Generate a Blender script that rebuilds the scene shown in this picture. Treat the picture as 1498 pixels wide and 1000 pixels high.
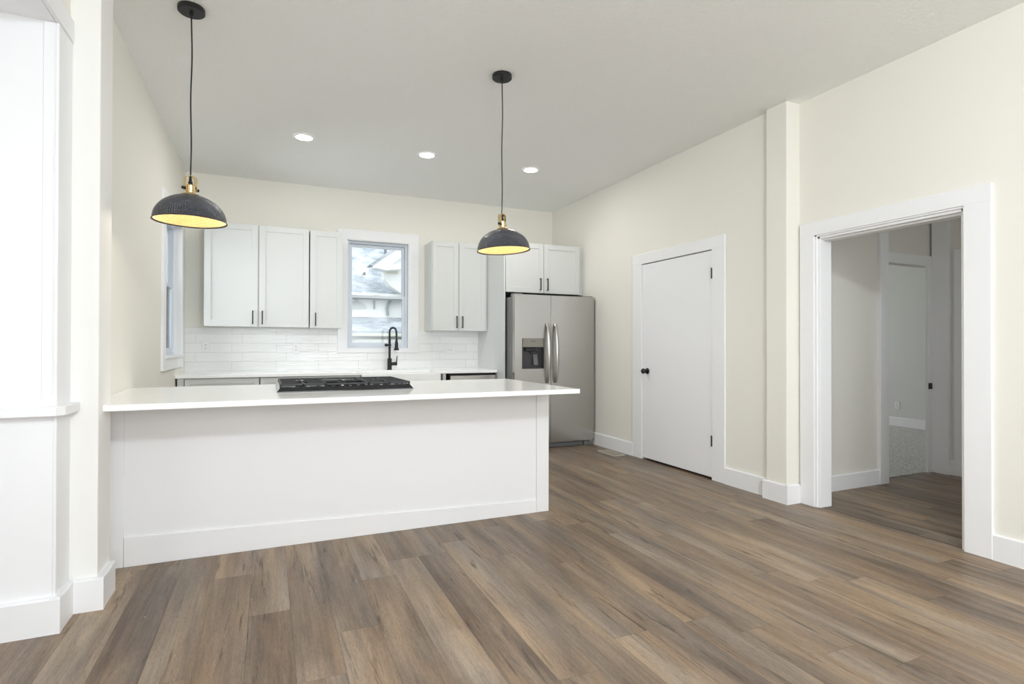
import bpy, bmesh, math, random
from mathutils import Vector, Matrix
PI = math.pi
scene = bpy.context.scene
for o in list(bpy.data.objects):
    bpy.data.objects.remove(o)
col = scene.collection
random.seed(7)

# ------------------------------------------------------------------ camera
YAW, PITCH, ROLL, F = 0.416104, 0.0063625, 0.00205065, 809.217
cam = bpy.data.cameras.new('camera')
cam.sensor_fit = 'HORIZONTAL'
cam.sensor_width = 36.0
cam.lens = F * 36.0 / 1498.0
cam.clip_start = 0.02
cam.clip_end = 200
co = bpy.data.objects.new('camera', cam)
col.objects.link(co)
fw = Vector((math.sin(YAW) * math.cos(PITCH), math.cos(YAW) * math.cos(PITCH), math.sin(PITCH)))
rt = Vector((math.cos(YAW), -math.sin(YAW), 0))
up = rt.cross(fw)
rt2 = rt * math.cos(ROLL) + up * math.sin(ROLL)
up2 = -rt * math.sin(ROLL) + up * math.cos(ROLL)
co.matrix_world = Matrix(((rt2.x, up2.x, -fw.x, 0), (rt2.y, up2.y, -fw.y, 0), (rt2.z, up2.z, -fw.z, 1.2), (0, 0, 0, 1)))
scene.camera = co

# ------------------------------------------------------------------ world, daylight, exposure
scene.view_settings.view_transform = 'Standard'
scene.view_settings.look = 'None'
scene.view_settings.gamma = 1
scene.view_settings.use_curve_mapping = False
scene.view_settings.exposure = 0.62
scene.cycles.max_bounces = 10
scene.cycles.diffuse_bounces = 7
scene.cycles.glossy_bounces = 4
scene.cycles.transmission_bounces = 4
scene.cycles.transparent_max_bounces = 12
scene.cycles.caustics_reflective = False
scene.cycles.caustics_refractive = False
scene.cycles.sample_clamp_indirect = 6

W = bpy.data.worlds.new('overcast_sky')
scene.world = W
W.use_nodes = True
bg = W.node_tree.nodes['Background']
bg.inputs[0].default_value = (0.92, 0.96, 1.0, 1)
bg.inputs[1].default_value = 1.6

def daylight(name, loc, rot, sx, sy, power, color=(0.93, 0.965, 1.0)):
    l = bpy.data.lights.new(name, 'AREA')
    l.shape = 'RECTANGLE'; l.size = sx; l.size_y = sy; l.energy = power; l.color = color
    o = bpy.data.objects.new(name, l); col.objects.link(o)
    o.location = loc; o.rotation_euler = rot
    return o
# daylight by the bay; front lights added behind the camera, their windows unseen
daylight('added_daylight_front', (0.45, -2.95, 1.65), (PI/2, 0, 0), 1.5, 1.8, 34)
daylight('added_daylight_front', (2.55, -2.95, 1.65), (PI/2, 0, 0), 1.5, 1.8, 22)
daylight('daylight_bay_window', (-1.75, 1.27, 1.70), (0, -PI/2, 0), 1.3, 0.8, 3, (0.90, 0.95, 1.0))
daylight('daylight_kitchen_window', (-1.10, 6.07, 1.78), (0, -PI/2, 0), 1.2, 0.85, 8, (0.90, 0.95, 1.0))
daylight('added_daylight_hall', (4.85, -0.05, 1.70), (PI/2, 0, 0), 0.9, 1.2, 1.5)  # added to brighten the hall through an unseen opening
hl = bpy.data.lights.new('hall_fill_light', 'POINT'); hl.energy = 2.4; hl.color = (0.93, 0.965, 1.0); hl.shadow_soft_size = 0.12  # fill light added for the hall trim; no fixture
hlo = bpy.data.objects.new('hall_fill_light', hl); col.objects.link(hlo); hlo.location = (4.35, 1.55, 2.85)
daylight('added_daylight_bedroom', (6.9, 7.2, 1.70), (-PI/2, 0, 0), 1.4, 1.4, 14, (1.0, 0.99, 0.95))  # added to light the bedroom from an opening out of view
# point light added behind the camera for the overhang shadow; no lamp fixture
gl = bpy.data.lights.new('near_room_fill', 'POINT'); gl.energy = 122; gl.color = (0.88, 0.94, 1.0); gl.shadow_soft_size = 0.13
glo = bpy.data.objects.new('near_room_fill', gl); col.objects.link(glo); glo.location = (1.0, -0.95, 2.86)

# ------------------------------------------------------------------ materials
def mat(name, base, rough=0.5, metal=0.0, spec=0.5, **kw):
    m = bpy.data.materials.new(name); m.use_nodes = True
    b = m.node_tree.nodes['Principled BSDF']
    b.inputs['Base Color'].default_value = (*base, 1)
    b.inputs['Roughness'].default_value = rough
    b.inputs['Metallic'].default_value = metal
    b.inputs['Specular IOR Level'].default_value = spec
    for k, v in kw.items():
        b.inputs[k].default_value = v
    return m
def bump_noise(m, scale, strength, dist=0.002, detail=3, stretch=None, rough=0.5):
    nt = m.node_tree; n = nt.nodes; l = nt.links
    tc = n.new('ShaderNodeTexCoord'); mp = n.new('ShaderNodeMapping')
    if stretch: mp.inputs['Scale'].default_value = stretch
    t = n.new('ShaderNodeTexNoise'); t.inputs['Scale'].default_value = scale
    t.inputs['Detail'].default_value = detail; t.inputs['Roughness'].default_value = rough
    b = n.new('ShaderNodeBump'); b.inputs['Strength'].default_value = strength; b.inputs['Distance'].default_value = dist
    l.new(tc.outputs['Object'], mp.inputs[0]); l.new(mp.outputs[0], t.inputs['Vector'])
    l.new(t.outputs['Fac'], b.inputs['Height']); l.new(b.outputs[0], n['Principled BSDF'].inputs['Normal'])
    return t
M = {}
M['wall'] = mat('wall_paint', (0.825, 0.808, 0.748), 0.75, spec=0.25)
bump_noise(M['wall'], 140, 0.12, 0.001)
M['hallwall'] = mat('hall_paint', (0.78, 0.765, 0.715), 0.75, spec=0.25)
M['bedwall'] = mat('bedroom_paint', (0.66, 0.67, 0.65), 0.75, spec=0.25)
M['trim'] = mat('trim_paint', (0.85, 0.855, 0.87), 0.38, spec=0.4)
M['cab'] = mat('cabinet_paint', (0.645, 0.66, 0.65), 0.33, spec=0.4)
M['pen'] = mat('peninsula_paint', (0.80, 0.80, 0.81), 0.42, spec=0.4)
M['quartz'] = mat('white_quartz', (0.94, 0.94, 0.94), 0.16, spec=0.45)
M['porcelain'] = mat('white_porcelain', (0.88, 0.89, 0.88), 0.12)
M['black'] = mat('matte_black_metal', (0.012, 0.012, 0.013), 0.42, spec=0.4)
M['iron'] = mat('cast_iron', (0.022, 0.023, 0.025), 0.5, spec=0.5)
M['enamel'] = mat('black_enamel', (0.012, 0.013, 0.015), 0.12, spec=0.6)
M['brass'] = mat('aged_brass', (0.78, 0.62, 0.36), 0.25, metal=1.0)
M['gap'] = mat('dark_gap', (0.02, 0.02, 0.02), 0.8)
M['plastic'] = mat('white_plastic', (0.82, 0.83, 0.83), 0.3)
M['slot'] = mat('outlet_slot', (0.10, 0.10, 0.10), 0.6)
M['vinyl'] = mat('window_vinyl', (0.66, 0.72, 0.79), 0.4)
M['greyplastic'] = mat('grey_plastic', (0.14, 0.145, 0.15), 0.4)
M['darkgrey'] = mat('dark_grey_plastic', (0.045, 0.045, 0.05), 0.3)
M['darkplastic'] = mat('dark_plastic', (0.02, 0.021, 0.024), 0.25)
M['panelgrey'] = mat('dispenser_panel_grey', (0.27, 0.255, 0.225), 0.35, metal=0.5)
M['subfloor'] = mat('subfloor', (0.05, 0.04, 0.035), 0.9)
M['siding'] = mat('neighbour_siding', (0.80, 0.80, 0.79), 0.7)
M['fascia'] = mat('neighbour_fascia', (0.78, 0.78, 0.78), 0.6)
M['pipe'] = mat('vent_pipe_metal', (0.20, 0.19, 0.22), 0.6)
M['gutter'] = mat('downspout_metal', (0.25, 0.30, 0.30), 0.6)
M['beige'] = mat('beige_siding', (0.62, 0.62, 0.55), 0.7)
M['ventmetal'] = mat('vent_metal', (0.36, 0.31, 0.25), 0.5, metal=0.3)
M['ventrim'] = mat('vent_rim_paint', (0.55, 0.52, 0.46), 0.5)
M['ground'] = mat('ground_gravel', (0.35, 0.36, 0.33), 0.9)

def ceiling_mat():
    m = mat('knockdown_ceiling', (0.92, 0.93, 0.925), 0.85, spec=0.2)
    nt = m.node_tree; n = nt.nodes; l = nt.links
    tc = n.new('ShaderNodeTexCoord')
    t = n.new('ShaderNodeTexNoise'); t.inputs['Scale'].default_value = 48; t.inputs['Detail'].default_value = 4
    r = n.new('ShaderNodeValToRGB'); r.color_ramp.elements[0].position = 0.50; r.color_ramp.elements[1].position = 0.58
    b = n.new('ShaderNodeBump'); b.inputs['Strength'].default_value = 0.45; b.inputs['Distance'].default_value = 0.003
    l.new(tc.outputs['Object'], t.inputs['Vector']); l.new(t.outputs['Fac'], r.inputs[0])
    l.new(r.outputs[0], b.inputs['Height']); l.new(b.outputs[0], n['Principled BSDF'].inputs['Normal'])
    return m
M['ceiling'] = ceiling_mat()

def steel_mat():
    m = mat('brushed_stainless', (0.46, 0.45, 0.43), 0.27, metal=1.0)
    b = m.node_tree.nodes['Principled BSDF']
    b.inputs['Anisotropic'].default_value = 0.6
    t = bump_noise(m, 60, 0.05, 0.001, 2, stretch=(1, 1, 60))
    return m
M['steel'] = steel_mat()
M['handle_steel'] = mat('polished_handle_steel', (0.50, 0.49, 0.47), 0.26, metal=1.0)
M['greybody'] = mat('fridge_side_grey', (0.22, 0.22, 0.215), 0.45, metal=0.4)

def emis(name, color, strength):
    m = bpy.data.materials.new(name); m.use_nodes = True
    b = m.node_tree.nodes['Principled BSDF']
    b.inputs['Base Color'].default_value = (*color, 1)
    b.inputs['Emission Color'].default_value = (*color, 1)
    b.inputs['Emission Strength'].default_value = strength
    return m
M['lens'] = emis('downlight_lens', (1.0, 0.99, 0.96), 9)
M['bulb'] = emis('warm_bulb', (1.0, 0.84, 0.60), 7)

def glass_mat():
    m = bpy.data.materials.new('window_glass'); m.use_nodes = True
    nt = m.node_tree; n = nt.nodes; l = nt.links
    n.remove(n['Principled BSDF'])
    tr = n.new('ShaderNodeBsdfTransparent'); tr.inputs[0].default_value = (0.96, 0.98, 0.98, 1)
    gl = n.new('ShaderNodeBsdfGlossy'); gl.inputs['Roughness'].default_value = 0.02
    fr = n.new('ShaderNodeFresnel'); fr.inputs[0].default_value = 1.35
    mx = n.new('ShaderNodeMixShader')
    l.new(fr.outputs[0], mx.inputs[0]); l.new(tr.outputs[0], mx.inputs[1]); l.new(gl.outputs[0], mx.inputs[2])
    l.new(mx.outputs[0], n['Material Output'].inputs[0])
    return m
M['glass'] = glass_mat()

def hammered(name, base, rough, metal, scale=36, strength=0.6):
    m = mat(name, base, rough, metal=metal)
    nt = m.node_tree; n = nt.nodes; l = nt.links
    tc = n.new('ShaderNodeTexCoord')
    v = n.new('ShaderNodeTexVoronoi'); v.feature = 'F1'; v.inputs['Scale'].default_value = scale
    v.inputs['Randomness'].default_value = 0.2
    mp = n.new('ShaderNodeMapping')
    b = n.new('ShaderNodeBump'); b.inputs['Strength'].default_value = strength; b.inputs['Distance'].default_value = 0.010
    l.new(tc.outputs['UV'], mp.inputs[0]); l.new(mp.outputs[0], v.inputs['Vector'])
    l.new(v.outputs['Distance'], b.inputs['Height']); l.new(b.outputs[0], n['Principled BSDF'].inputs['Normal'])
    return m
M['shade'] = hammered('hammered_graphite', (0.095, 0.10, 0.118), 0.24, 0.5, strength=1.0)
M['lining'] = hammered('hammered_gold', (0.83, 0.65, 0.36), 0.35, 0.7, strength=1.0)

def tile_mat():
    m = mat('glossy_white_tile', (0.86, 0.87, 0.865), 0.10, spec=0.5)
    nt = m.node_tree; n = nt.nodes; l = nt.links; P = n['Principled BSDF']
    tc = n.new('ShaderNodeTexCoord'); sp = n.new('ShaderNodeSeparateXYZ'); cb = n.new('ShaderNodeCombineXYZ')
    l.new(tc.outputs['Object'], sp.inputs[0])
    ax = n.new('ShaderNodeMath'); ax.operation = 'ADD'; ax.inputs[1].default_value = 0.715 + 0.4568
    az = n.new('ShaderNodeMath'); az.operation = 'ADD'; az.inputs[1].default_value = -0.914 + 0.2035
    l.new(sp.outputs['X'], ax.inputs[0]); l.new(sp.outputs['Z'], az.inputs[0])
    l.new(ax.outputs[0], cb.inputs[0]); l.new(az.outputs[0], cb.inputs[1])
    br = n.new('ShaderNodeTexBrick')
    br.inputs['Scale'].default_value = 1; br.inputs['Brick Width'].default_value = 0.4568; br.inputs['Row Height'].default_value = 0.10175
    br.inputs['Mortar Size'].default_value = 0.0011; br.inputs['Mortar Smooth'].default_value = 0.15
    br.offset = 0.23; br.offset_frequency = 2; br.squash = 1
    br.inputs['Color1'].default_value = (0.87, 0.88, 0.875, 1); br.inputs['Color2'].default_value = (0.84, 0.85, 0.845, 1)
    br.inputs['Mortar'].default_value = (0.52, 0.52, 0.51, 1)
    l.new(cb.outputs[0], br.inputs['Vector']); l.new(br.outputs['Color'], P.inputs['Base Color'])
    mp = n.new('ShaderNodeMapping'); mp.inputs['Scale'].default_value = (1.6, 42, 1)
    ns = n.new('ShaderNodeTexNoise'); ns.inputs['Scale'].default_value = 1.6; ns.inputs['Detail'].default_value = 2
    l.new(cb.outputs[0], mp.inputs[0]); l.new(mp.outputs[0], ns.inputs['Vector'])
    b1 = n.new('ShaderNodeBump'); b1.inputs['Strength'].default_value = 0.8; b1.inputs['Distance'].default_value = 0.008
    l.new(ns.outputs['Fac'], b1.inputs['Height'])
    b2 = n.new('ShaderNodeBump'); b2.invert = True; b2.inputs['Strength'].default_value = 0.6; b2.inputs['Distance'].default_value = 0.002
    l.new(br.outputs['Fac'], b2.inputs['Height']); l.new(b1.outputs[0], b2.inputs['Normal']); l.new(b2.outputs[0], P.inputs['Normal'])
    return m
M['tile'] = tile_mat()

def floor_mat():
    m = mat('brown_oak_plank', (0.2, 0.15, 0.1), 0.42, spec=0.35)
    nt = m.node_tree; n = nt.nodes; l = nt.links; P = n['Principled BSDF']
    at = n.new('ShaderNodeAttribute'); at.attribute_name = 'plank'
    sa = n.new('ShaderNodeSeparateXYZ'); l.new(at.outputs['Vector'], sa.inputs[0])
    tc = n.new('ShaderNodeTexCoord')
    off = n.new('ShaderNodeCombineXYZ')
    k1 = n.new('ShaderNodeMath'); k1.operation = 'MULTIPLY'; k1.inputs[1].default_value = 37.0
    k2 = n.new('ShaderNodeMath'); k2.operation = 'MULTIPLY'; k2.inputs[1].default_value = 61.0
    l.new(sa.outputs['X'], k1.inputs[0]); l.new(sa.outputs['Y'], k2.inputs[0])
    l.new(k1.outputs[0], off.inputs[0]); l.new(k2.outputs[0], off.inputs[2])
    ad = n.new('ShaderNodeVectorMath'); ad.operation = 'ADD'
    l.new(tc.outputs['Object'], ad.inputs[0]); l.new(off.outputs[0], ad.inputs[1])
    def noise(scale, st, det, rough=0.55, dist=0.0):
        mp = n.new('ShaderNodeMapping'); mp.inputs['Scale'].default_value = st
        t = n.new('ShaderNodeTexNoise'); t.inputs['Scale'].default_value = scale; t.inputs['Detail'].default_value = det
        t.inputs['Roughness'].default_value = rough; t.inputs['Distortion'].default_value = dist
        l.new(ad.outputs[0], mp.inputs[0]); l.new(mp.outputs[0], t.inputs['Vector'])
        return t
    big = noise(1.0, (8, 0.9, 1), 5, 0.6, 0.3)        # broad tone drifting along the plank
    grain = noise(1.0, (75, 2.6, 1), 5, 0.65, 0.25)    # streaky grain
    fine = noise(1.0, (330, 34, 1), 4, 0.7)
    knot = noise(1.0, (26, 2.0, 1), 5, 0.62, 0.9)
    base = n.new('ShaderNodeValToRGB')
    e = base.color_ramp.elements
    e[0].position = 0.25; e[0].color = (0.125, 0.083, 0.055, 1)
    e[1].position = 0.78; e[1].color = (0.410, 0.285, 0.175, 1)
    x = e.new(0.52); x.color = (0.250, 0.174, 0.112, 1)
    # factor = big*0.6 + plank*0.35 + grain...
    def mth(op, a, b):
        q = n.new('ShaderNodeMath'); q.operation = op
        for i, v in enumerate((a, b)):
            if isinstance(v, (int, float)): q.inputs[i].default_value = v
            else: l.new(v, q.inputs[i])
        return q.outputs[0]
    f = mth('ADD', mth('MULTIPLY', big.outputs['Fac'], 1.05), mth('MULTIPLY', sa.outputs['Z'], 0.17))
    f = mth('ADD', f, mth('MULTIPLY', grain.outputs['Fac'], 0.42))
    f = mth('SUBTRACT', f, 0.325)
    l.new(f, base.inputs[0])
    mx = n.new('ShaderNodeMixRGB'); mx.blend_type = 'MULTIPLY'; mx.inputs[0].default_value = 0.55
    fr = n.new('ShaderNodeValToRGB'); fr.color_ramp.elements[0].position = 0.3; fr.color_ramp.elements[0].color = (0.45, 0.45, 0.45, 1)
    fr.color_ramp.elements[1].position = 0.62; fr.color_ramp.elements[1].color = (1.12, 1.12, 1.12, 1)
    l.new(fine.outputs['Fac'], fr.inputs[0]); l.new(base.outputs[0], mx.inputs[1]); l.new(fr.outputs[0], mx.inputs[2])
    kn = n.new('ShaderNodeValToRGB'); kn.color_ramp.elements[0].position = 0.30; kn.color_ramp.elements[0].color = (0.30, 0.28, 0.26, 1)
    kn.color_ramp.elements[1].position = 0.42; kn.color_ramp.elements[1].color = (1, 1, 1, 1)
    l.new(knot.outputs['Fac'], kn.inputs[0])
    m2 = n.new('ShaderNodeMixRGB'); m2.blend_type = 'MULTIPLY'; m2.inputs[0].default_value = 0.9
    l.new(mx.outputs[0], m2.inputs[1]); l.new(kn.outputs[0], m2.inputs[2])
    # grey / warm hue drift
    gr = noise(1.0, (6, 0.8, 1), 3, 0.5)
    grr = n.new('ShaderNodeValToRGB'); grr.color_ramp.elements[0].position = 0.38; grr.color_ramp.elements[1].position = 0.66
    l.new(gr.outputs['Fac'], grr.inputs[0])
    hs = n.new('ShaderNodeMixRGB'); hs.blend_type = 'MIX'
    bw = n.new('ShaderNodeRGBToBW'); l.new(m2.outputs[0], bw.inputs[0])
    gm = n.new('ShaderNodeMath'); gm.operation = 'MULTIPLY'; gm.inputs[1].default_value = 0.48
    l.new(grr.outputs[0], gm.inputs[0]); l.new(gm.outputs[0], hs.inputs[0])
    gc = n.new('ShaderNodeMixRGB'); gc.blend_type = 'MULTIPLY'; gc.inputs[0].default_value = 1; gc.inputs[2].default_value = (1.05, 0.98, 0.90, 1)
    l.new(bw.outputs[0], gc.inputs[1])
    l.new(m2.outputs[0], hs.inputs[1]); l.new(gc.outputs[0], hs.inputs[2])
    # stray pale flecks of dust left on the boards
    vo = n.new('ShaderNodeTexVoronoi'); vo.inputs['Scale'].default_value = 3.2; l.new(tc.outputs['Object'], vo.inputs['Vector'])
    lt = n.new('ShaderNodeMath'); lt.operation = 'LESS_THAN'; lt.inputs[1].default_value = 0.010; l.new(vo.outputs['Distance'], lt.inputs[0])
    fk = n.new('ShaderNodeMixRGB'); fk.inputs[2].default_value = (0.75, 0.72, 0.66, 1)
    l.new(lt.outputs[0], fk.inputs[0]); l.new(hs.outputs[0], fk.inputs[1])
    l.new(fk.outputs[0], P.inputs['Base Color'])
    b = n.new('ShaderNodeBump'); b.inputs['Strength'].default_value = 0.15; b.inputs['Distance'].default_value = 0.001
    l.new(grain.outputs['Fac'], b.inputs['Height']); l.new(b.outputs[0], P.inputs['Normal'])
    return m
M['floor'] = floor_mat()

def carpet_mat():
    m = mat('grey_carpet', (0.34, 0.33, 0.32), 0.95, spec=0.1)
    nt = m.node_tree; n = nt.nodes; l = nt.links
    t = bump_noise(m, 90, 0.9, 0.012, 3)
    r = n.new('ShaderNodeValToRGB'); r.color_ramp.elements[0].position = 0.35; r.color_ramp.elements[0].color = (0.36, 0.35, 0.34, 1)
    r.color_ramp.elements[1].position = 0.65; r.color_ramp.elements[1].color = (0.80, 0.79, 0.77, 1)
    l.new(t.outputs['Fac'], r.inputs[0]); l.new(r.outputs[0], n['Principled BSDF'].inputs['Base Color'])
    return m
M['carpet'] = carpet_mat()

def shingle_mat():
    m = mat('grey_shingles', (0.5, 0.55, 0.6), 0.9, spec=0.2)
    nt = m.node_tree; n = nt.nodes; l = nt.links; P = n['Principled BSDF']
    tc = n.new('ShaderNodeTexCoord'); mp = n.new('ShaderNodeMapping')
    sp = n.new('ShaderNodeSeparateXYZ'); cb = n.new('ShaderNodeCombineXYZ')
    l.new(tc.outputs['Object'], sp.inputs[0]); l.new(sp.outputs['X'], cb.inputs[0]); l.new(sp.outputs['Z'], cb.inputs[1])
    br = n.new('ShaderNodeTexBrick'); br.inputs['Scale'].default_value = 1
    br.inputs['Brick Width'].default_value = 0.13; br.inputs['Row Height'].default_value = 0.038; br.inputs['Mortar Size'].default_value = 0.004
    br.inputs['Color1'].default_value = (0.46, 0.49, 0.52, 1); br.inputs['Color2'].default_value = (0.31, 0.34, 0.375, 1)
    br.inputs['Mortar'].default_value = (0.17, 0.20, 0.24, 1)
    l.new(cb.outputs[0], br.inputs['Vector'])
    ns = n.new('ShaderNodeTexNoise'); ns.inputs['Scale'].default_value = 2.2; ns.inputs['Detail'].default_value = 3
    l.new(tc.outputs['Object'], ns.inputs['Vector'])
    mx = n.new('ShaderNodeMixRGB'); mx.blend_type = 'MIX'; mx.inputs[2].default_value = (0.60, 0.63, 0.66, 1)
    rr = n.new('ShaderNodeValToRGB'); rr.color_ramp.elements[0].position = 0.4; rr.color_ramp.elements[1].position = 0.7
    l.new(ns.outputs['Fac'], rr.inputs[0]); l.new(rr.outputs[0], mx.inputs[0]); l.new(br.outputs['Color'], mx.inputs[1])
    l.new(mx.outputs[0], P.inputs['Base Color'])
    return m
M['shingle'] = shingle_mat()

# ------------------------------------------------------------------ mesh helpers
def mesh_obj(name, bm, m, parent=None, smooth=False):
    bmesh.ops.recalc_face_normals(bm, faces=bm.faces[:])
    me = bpy.data.meshes.new(name); bm.to_mesh(me); bm.free()
    mats = m if isinstance(m, (list, tuple)) else [m]
    for x in mats: me.materials.append(x)
    if smooth:
        for p in me.polygons: p.use_smooth = True
        try: me.set_sharp_from_angle(angle=math.radians(40))
        except Exception: pass
    o = bpy.data.objects.new(name, me); col.objects.link(o)
    if parent is not None: o.parent = parent
    return o
def bx(bm, x0, x1, y0, y1, z0, z1, bev=0.0, seg=1, mi=0):
    b2 = bmesh.new()
    vs = [b2.verts.new((x, y, z)) for x in (x0, x1) for y in (y0, y1) for z in (z0, z1)]
    for f in ((0,1,3,2),(4,6,7,5),(0,4,5,1),(2,3,7,6),(0,2,6,4),(1,5,7,3)):
        b2.faces.new([vs[i] for i in f])
    if bev > 0:
        bmesh.ops.bevel(b2, geom=b2.edges[:], offset=bev, segments=seg, profile=0.5, affect='EDGES')
    merge(bm, b2, mi)
def merge(bm, b2, mi=0, mtx=None):
    bmesh.ops.recalc_face_normals(b2, faces=b2.faces[:])
    if mtx is not None: bmesh.ops.transform(b2, matrix=mtx, verts=b2.verts[:])
    vm = {}
    for v in b2.verts: vm[v] = bm.verts.new(v.co)
    for f in b2.faces:
        try:
            nf = bm.faces.new([vm[v] for v in f.verts]); nf.material_index = mi if mi else f.material_index
        except ValueError: pass
    b2.free()
def prism(bm, pts, axis, a0, a1, mi=0, bev=0):
    """extrude a 2D outline along an axis ('x','y','z'); pts in the two other axes in order"""
    b2 = bmesh.new()
    def P(u, v, w):
        return {'x': (w, u, v), 'y': (u, w, v), 'z': (u, v, w)}[axis]
    A = [b2.verts.new(P(u, v, a0)) for u, v in pts]; B = [b2.verts.new(P(u, v, a1)) for u, v in pts]
    b2.faces.new(A); b2.faces.new(B[::-1])
    k = len(pts)
    for i in range(k): b2.faces.new([A[i], B[i], B[(i+1) % k], A[(i+1) % k]])
    if bev: bmesh.ops.bevel(b2, geom=b2.edges[:], offset=bev, segments=1, affect='EDGES')
    merge(bm, b2, mi)
def lathe(bm, prof, c=(0,0,0), seg=40, axis='z', mi=0, uv=False):
    """prof: (radius, height)"""
    b2 = bmesh.new(); rings = []
    lay = b2.loops.layers.uv.new('UVMap') if uv else None
    def P(r, h, a):
        u, v = r*math.cos(a), r*math.sin(a)
        return {'z': (c[0]+u, c[1]+v, c[2]+h), 'y': (c[0]+u, c[1]+h, c[2]+v), 'x': (c[0]+h, c[1]+u, c[2]+v)}[axis]
    for r, h in prof:
        if r < 1e-6: rings.append([b2.verts.new(P(0, h, 0))])
        else: rings.append([b2.verts.new(P(r, h, 2*PI*i/seg)) for i in range(seg)])
    for a, b in zip(rings, rings[1:]):
        for i in range(seg):
            j = (i+1) % seg
            if len(a) == 1 and len(b) == 1: continue
            if len(a) == 1: b2.faces.new([a[0], b[i], b[j]])
            elif len(b) == 1: b2.faces.new([a[i], b[0], a[j]])
            else: b2.faces.new([a[i], b[i], b[j], a[j]])
    merge(bm, b2, mi)
def tube(bm, pts, r, seg=10, mi=0, cap=True):
    pts = [Vector(p) for p in pts]; b2 = bmesh.new(); rings = []
    ref = Vector((0, 0, 1))
    d0 = (pts[1]-pts[0]).normalized()
    if abs(d0.dot(ref)) > 0.95: ref = Vector((1, 0, 0))
    u = d0.cross(ref).normalized()
    for i, p in enumerate(pts):
        d = (pts[min(i+1, len(pts)-1)] - pts[max(i-1, 0)]).normalized()
        u = (u - d*u.dot(d)).normalized(); v = d.cross(u)
        rr = r[i] if isinstance(r, (list, tuple)) else r
        rings.append([b2.verts.new(p + u*rr*math.cos(2*PI*k/seg) + v*rr*math.sin(2*PI*k/seg)) for k in range(seg)])
    for a, b in zip(rings, rings[1:]):
        for i in range(seg): b2.faces.new([a[i], a[(i+1) % seg], b[(i+1) % seg], b[i]])
    if cap: b2.faces.new(rings[0]); b2.faces.new(rings[-1][::-1])
    merge(bm, b2, mi)
def boxes(name, m, lst, parent=None, bev=0.0, smooth=False):
    bm = bmesh.new()
    for b in lst: bx(bm, *b, bev=bev)
    return mesh_obj(name, bm, m, parent, smooth)
def struct(o): o['kind'] = 'structure'; return o
def thing(o, label, cat, group=None):
    o['label'] = label; o['category'] = cat
    if group: o['group'] = group
    return o
def empty(name, loc, label, cat, group=None, rz=0):
    o = bpy.data.objects.new(name, None); col.objects.link(o)
    o.location = loc; o.rotation_euler = (0, 0, rz); o.empty_display_size = 0.1
    thing(o, label, cat, group); return o
def grid_wall(name, m, axis, a0, a1, u0, u1, z0, z1, holes=()):
    """wall slab normal to axis between a0..a1, spanning u (other horizontal) and z, with rectangular holes (u0,u1,z0,z1)"""
    us = sorted({u0, u1, *[h[0] for h in holes], *[h[1] for h in holes]})
    zs = sorted({z0, z1, *[h[2] for h in holes], *[h[3] for h in holes]})
    us = [u for u in us if u0 <= u <= u1]; zs = [z for z in zs if z0 <= z <= z1]
    inside = lambda u, z: any(h[0] < u < h[1] and h[2] < z < h[3] for h in holes)
    bm = bmesh.new(); solid = {}
    for i in range(len(us)-1):
        for j in range(len(zs)-1):
            solid[i, j] = not inside((us[i]+us[i+1])/2, (zs[j]+zs[j+1])/2)
    P = (lambda a, u, z: (a, u, z)) if axis == 'x' else (lambda a, u, z: (u, a, z))
    V = {}
    def vv(a, u, z):
        k = (a, u, z)
        if k not in V: V[k] = bm.verts.new(P(a, u, z))
        return V[k]
    for (i, j), s in solid.items():
        if not s: continue
        ua, ub, za, zb = us[i], us[i+1], zs[j], zs[j+1]
        for a in (a0, a1): bm.faces.new([vv(a, ua, za), vv(a, ub, za), vv(a, ub, zb), vv(a, ua, zb)])
        if not solid.get((i-1, j)): bm.faces.new([vv(a0, ua, za), vv(a1, ua, za), vv(a1, ua, zb), vv(a0, ua, zb)])
        if not solid.get((i+1, j)): bm.faces.new([vv(a0, ub, za), vv(a1, ub, za), vv(a1, ub, zb), vv(a0, ub, zb)])
        if not solid.get((i, j-1)): bm.faces.new([vv(a0, ua, za), vv(a1, ua, za), vv(a1, ub, za), vv(a0, ub, za)])
        if not solid.get((i, j+1)): bm.faces.new([vv(a0, ua, zb), vv(a1, ua, zb), vv(a1, ub, zb), vv(a0, ub, zb)])
    return struct(mesh_obj(name, bm, m))

# ------------------------------------------------------------------ room shell
CZ = 3.07          # ceiling height
XL, XR, XN = -0.82, 3.655, 3.75      # left wall, kitchen right wall, nearer right wall
YB, YF = 6.88, -2.60                 # back wall, wall behind the camera

def plank_floor(name, x0, x1, y0, y1, w, L, xs, known, seed, z=0.0):
    """plank floor as one mesh; each plank carries its own tone in the 'plank' attribute"""
    rnd = random.Random(seed); bm = bmesh.new(); data = []
    k0 = math.floor((x0 - xs)/w); k = k0
    while xs + k*w < x1:
        a, b = max(x0, xs + k*w), min(x1, xs + (k+1)*w)
        j = known[k] if k in known else y0 + rnd.random()*L
        j = j - math.ceil((j - y0)/L)*L
        while j < y1:
            c, d = max(y0, j), min(y1, j + L)
            if d - c > 1e-4:
                g = 0.0004
                f = bm.faces.new([bm.verts.new(p) for p in ((a+g, c+g, z), (b-g, c+g, z), (b-g, d-g, z), (a+g, d-g, z))])
                tone = TONES.get((k, 'a' if j < known.get(k, -99) - 0.01 else 'b'), rnd.random())
                data.append((rnd.random(), rnd.random(), tone))
            j += L
        k += 1
    me = bpy.data.meshes.new(name); bm.to_mesh(me); bm.free()
    # slab beneath, in the same mesh
    at = me.attributes.new('plank', 'FLOAT_VECTOR', 'FACE')
    for i, v in enumerate(data): at.data[i].vector = v
    me.materials.append(M['floor'])
    o = bpy.data.objects.new(name, me); col.objects.link(o)
    return struct(o)
TONES = {}
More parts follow.
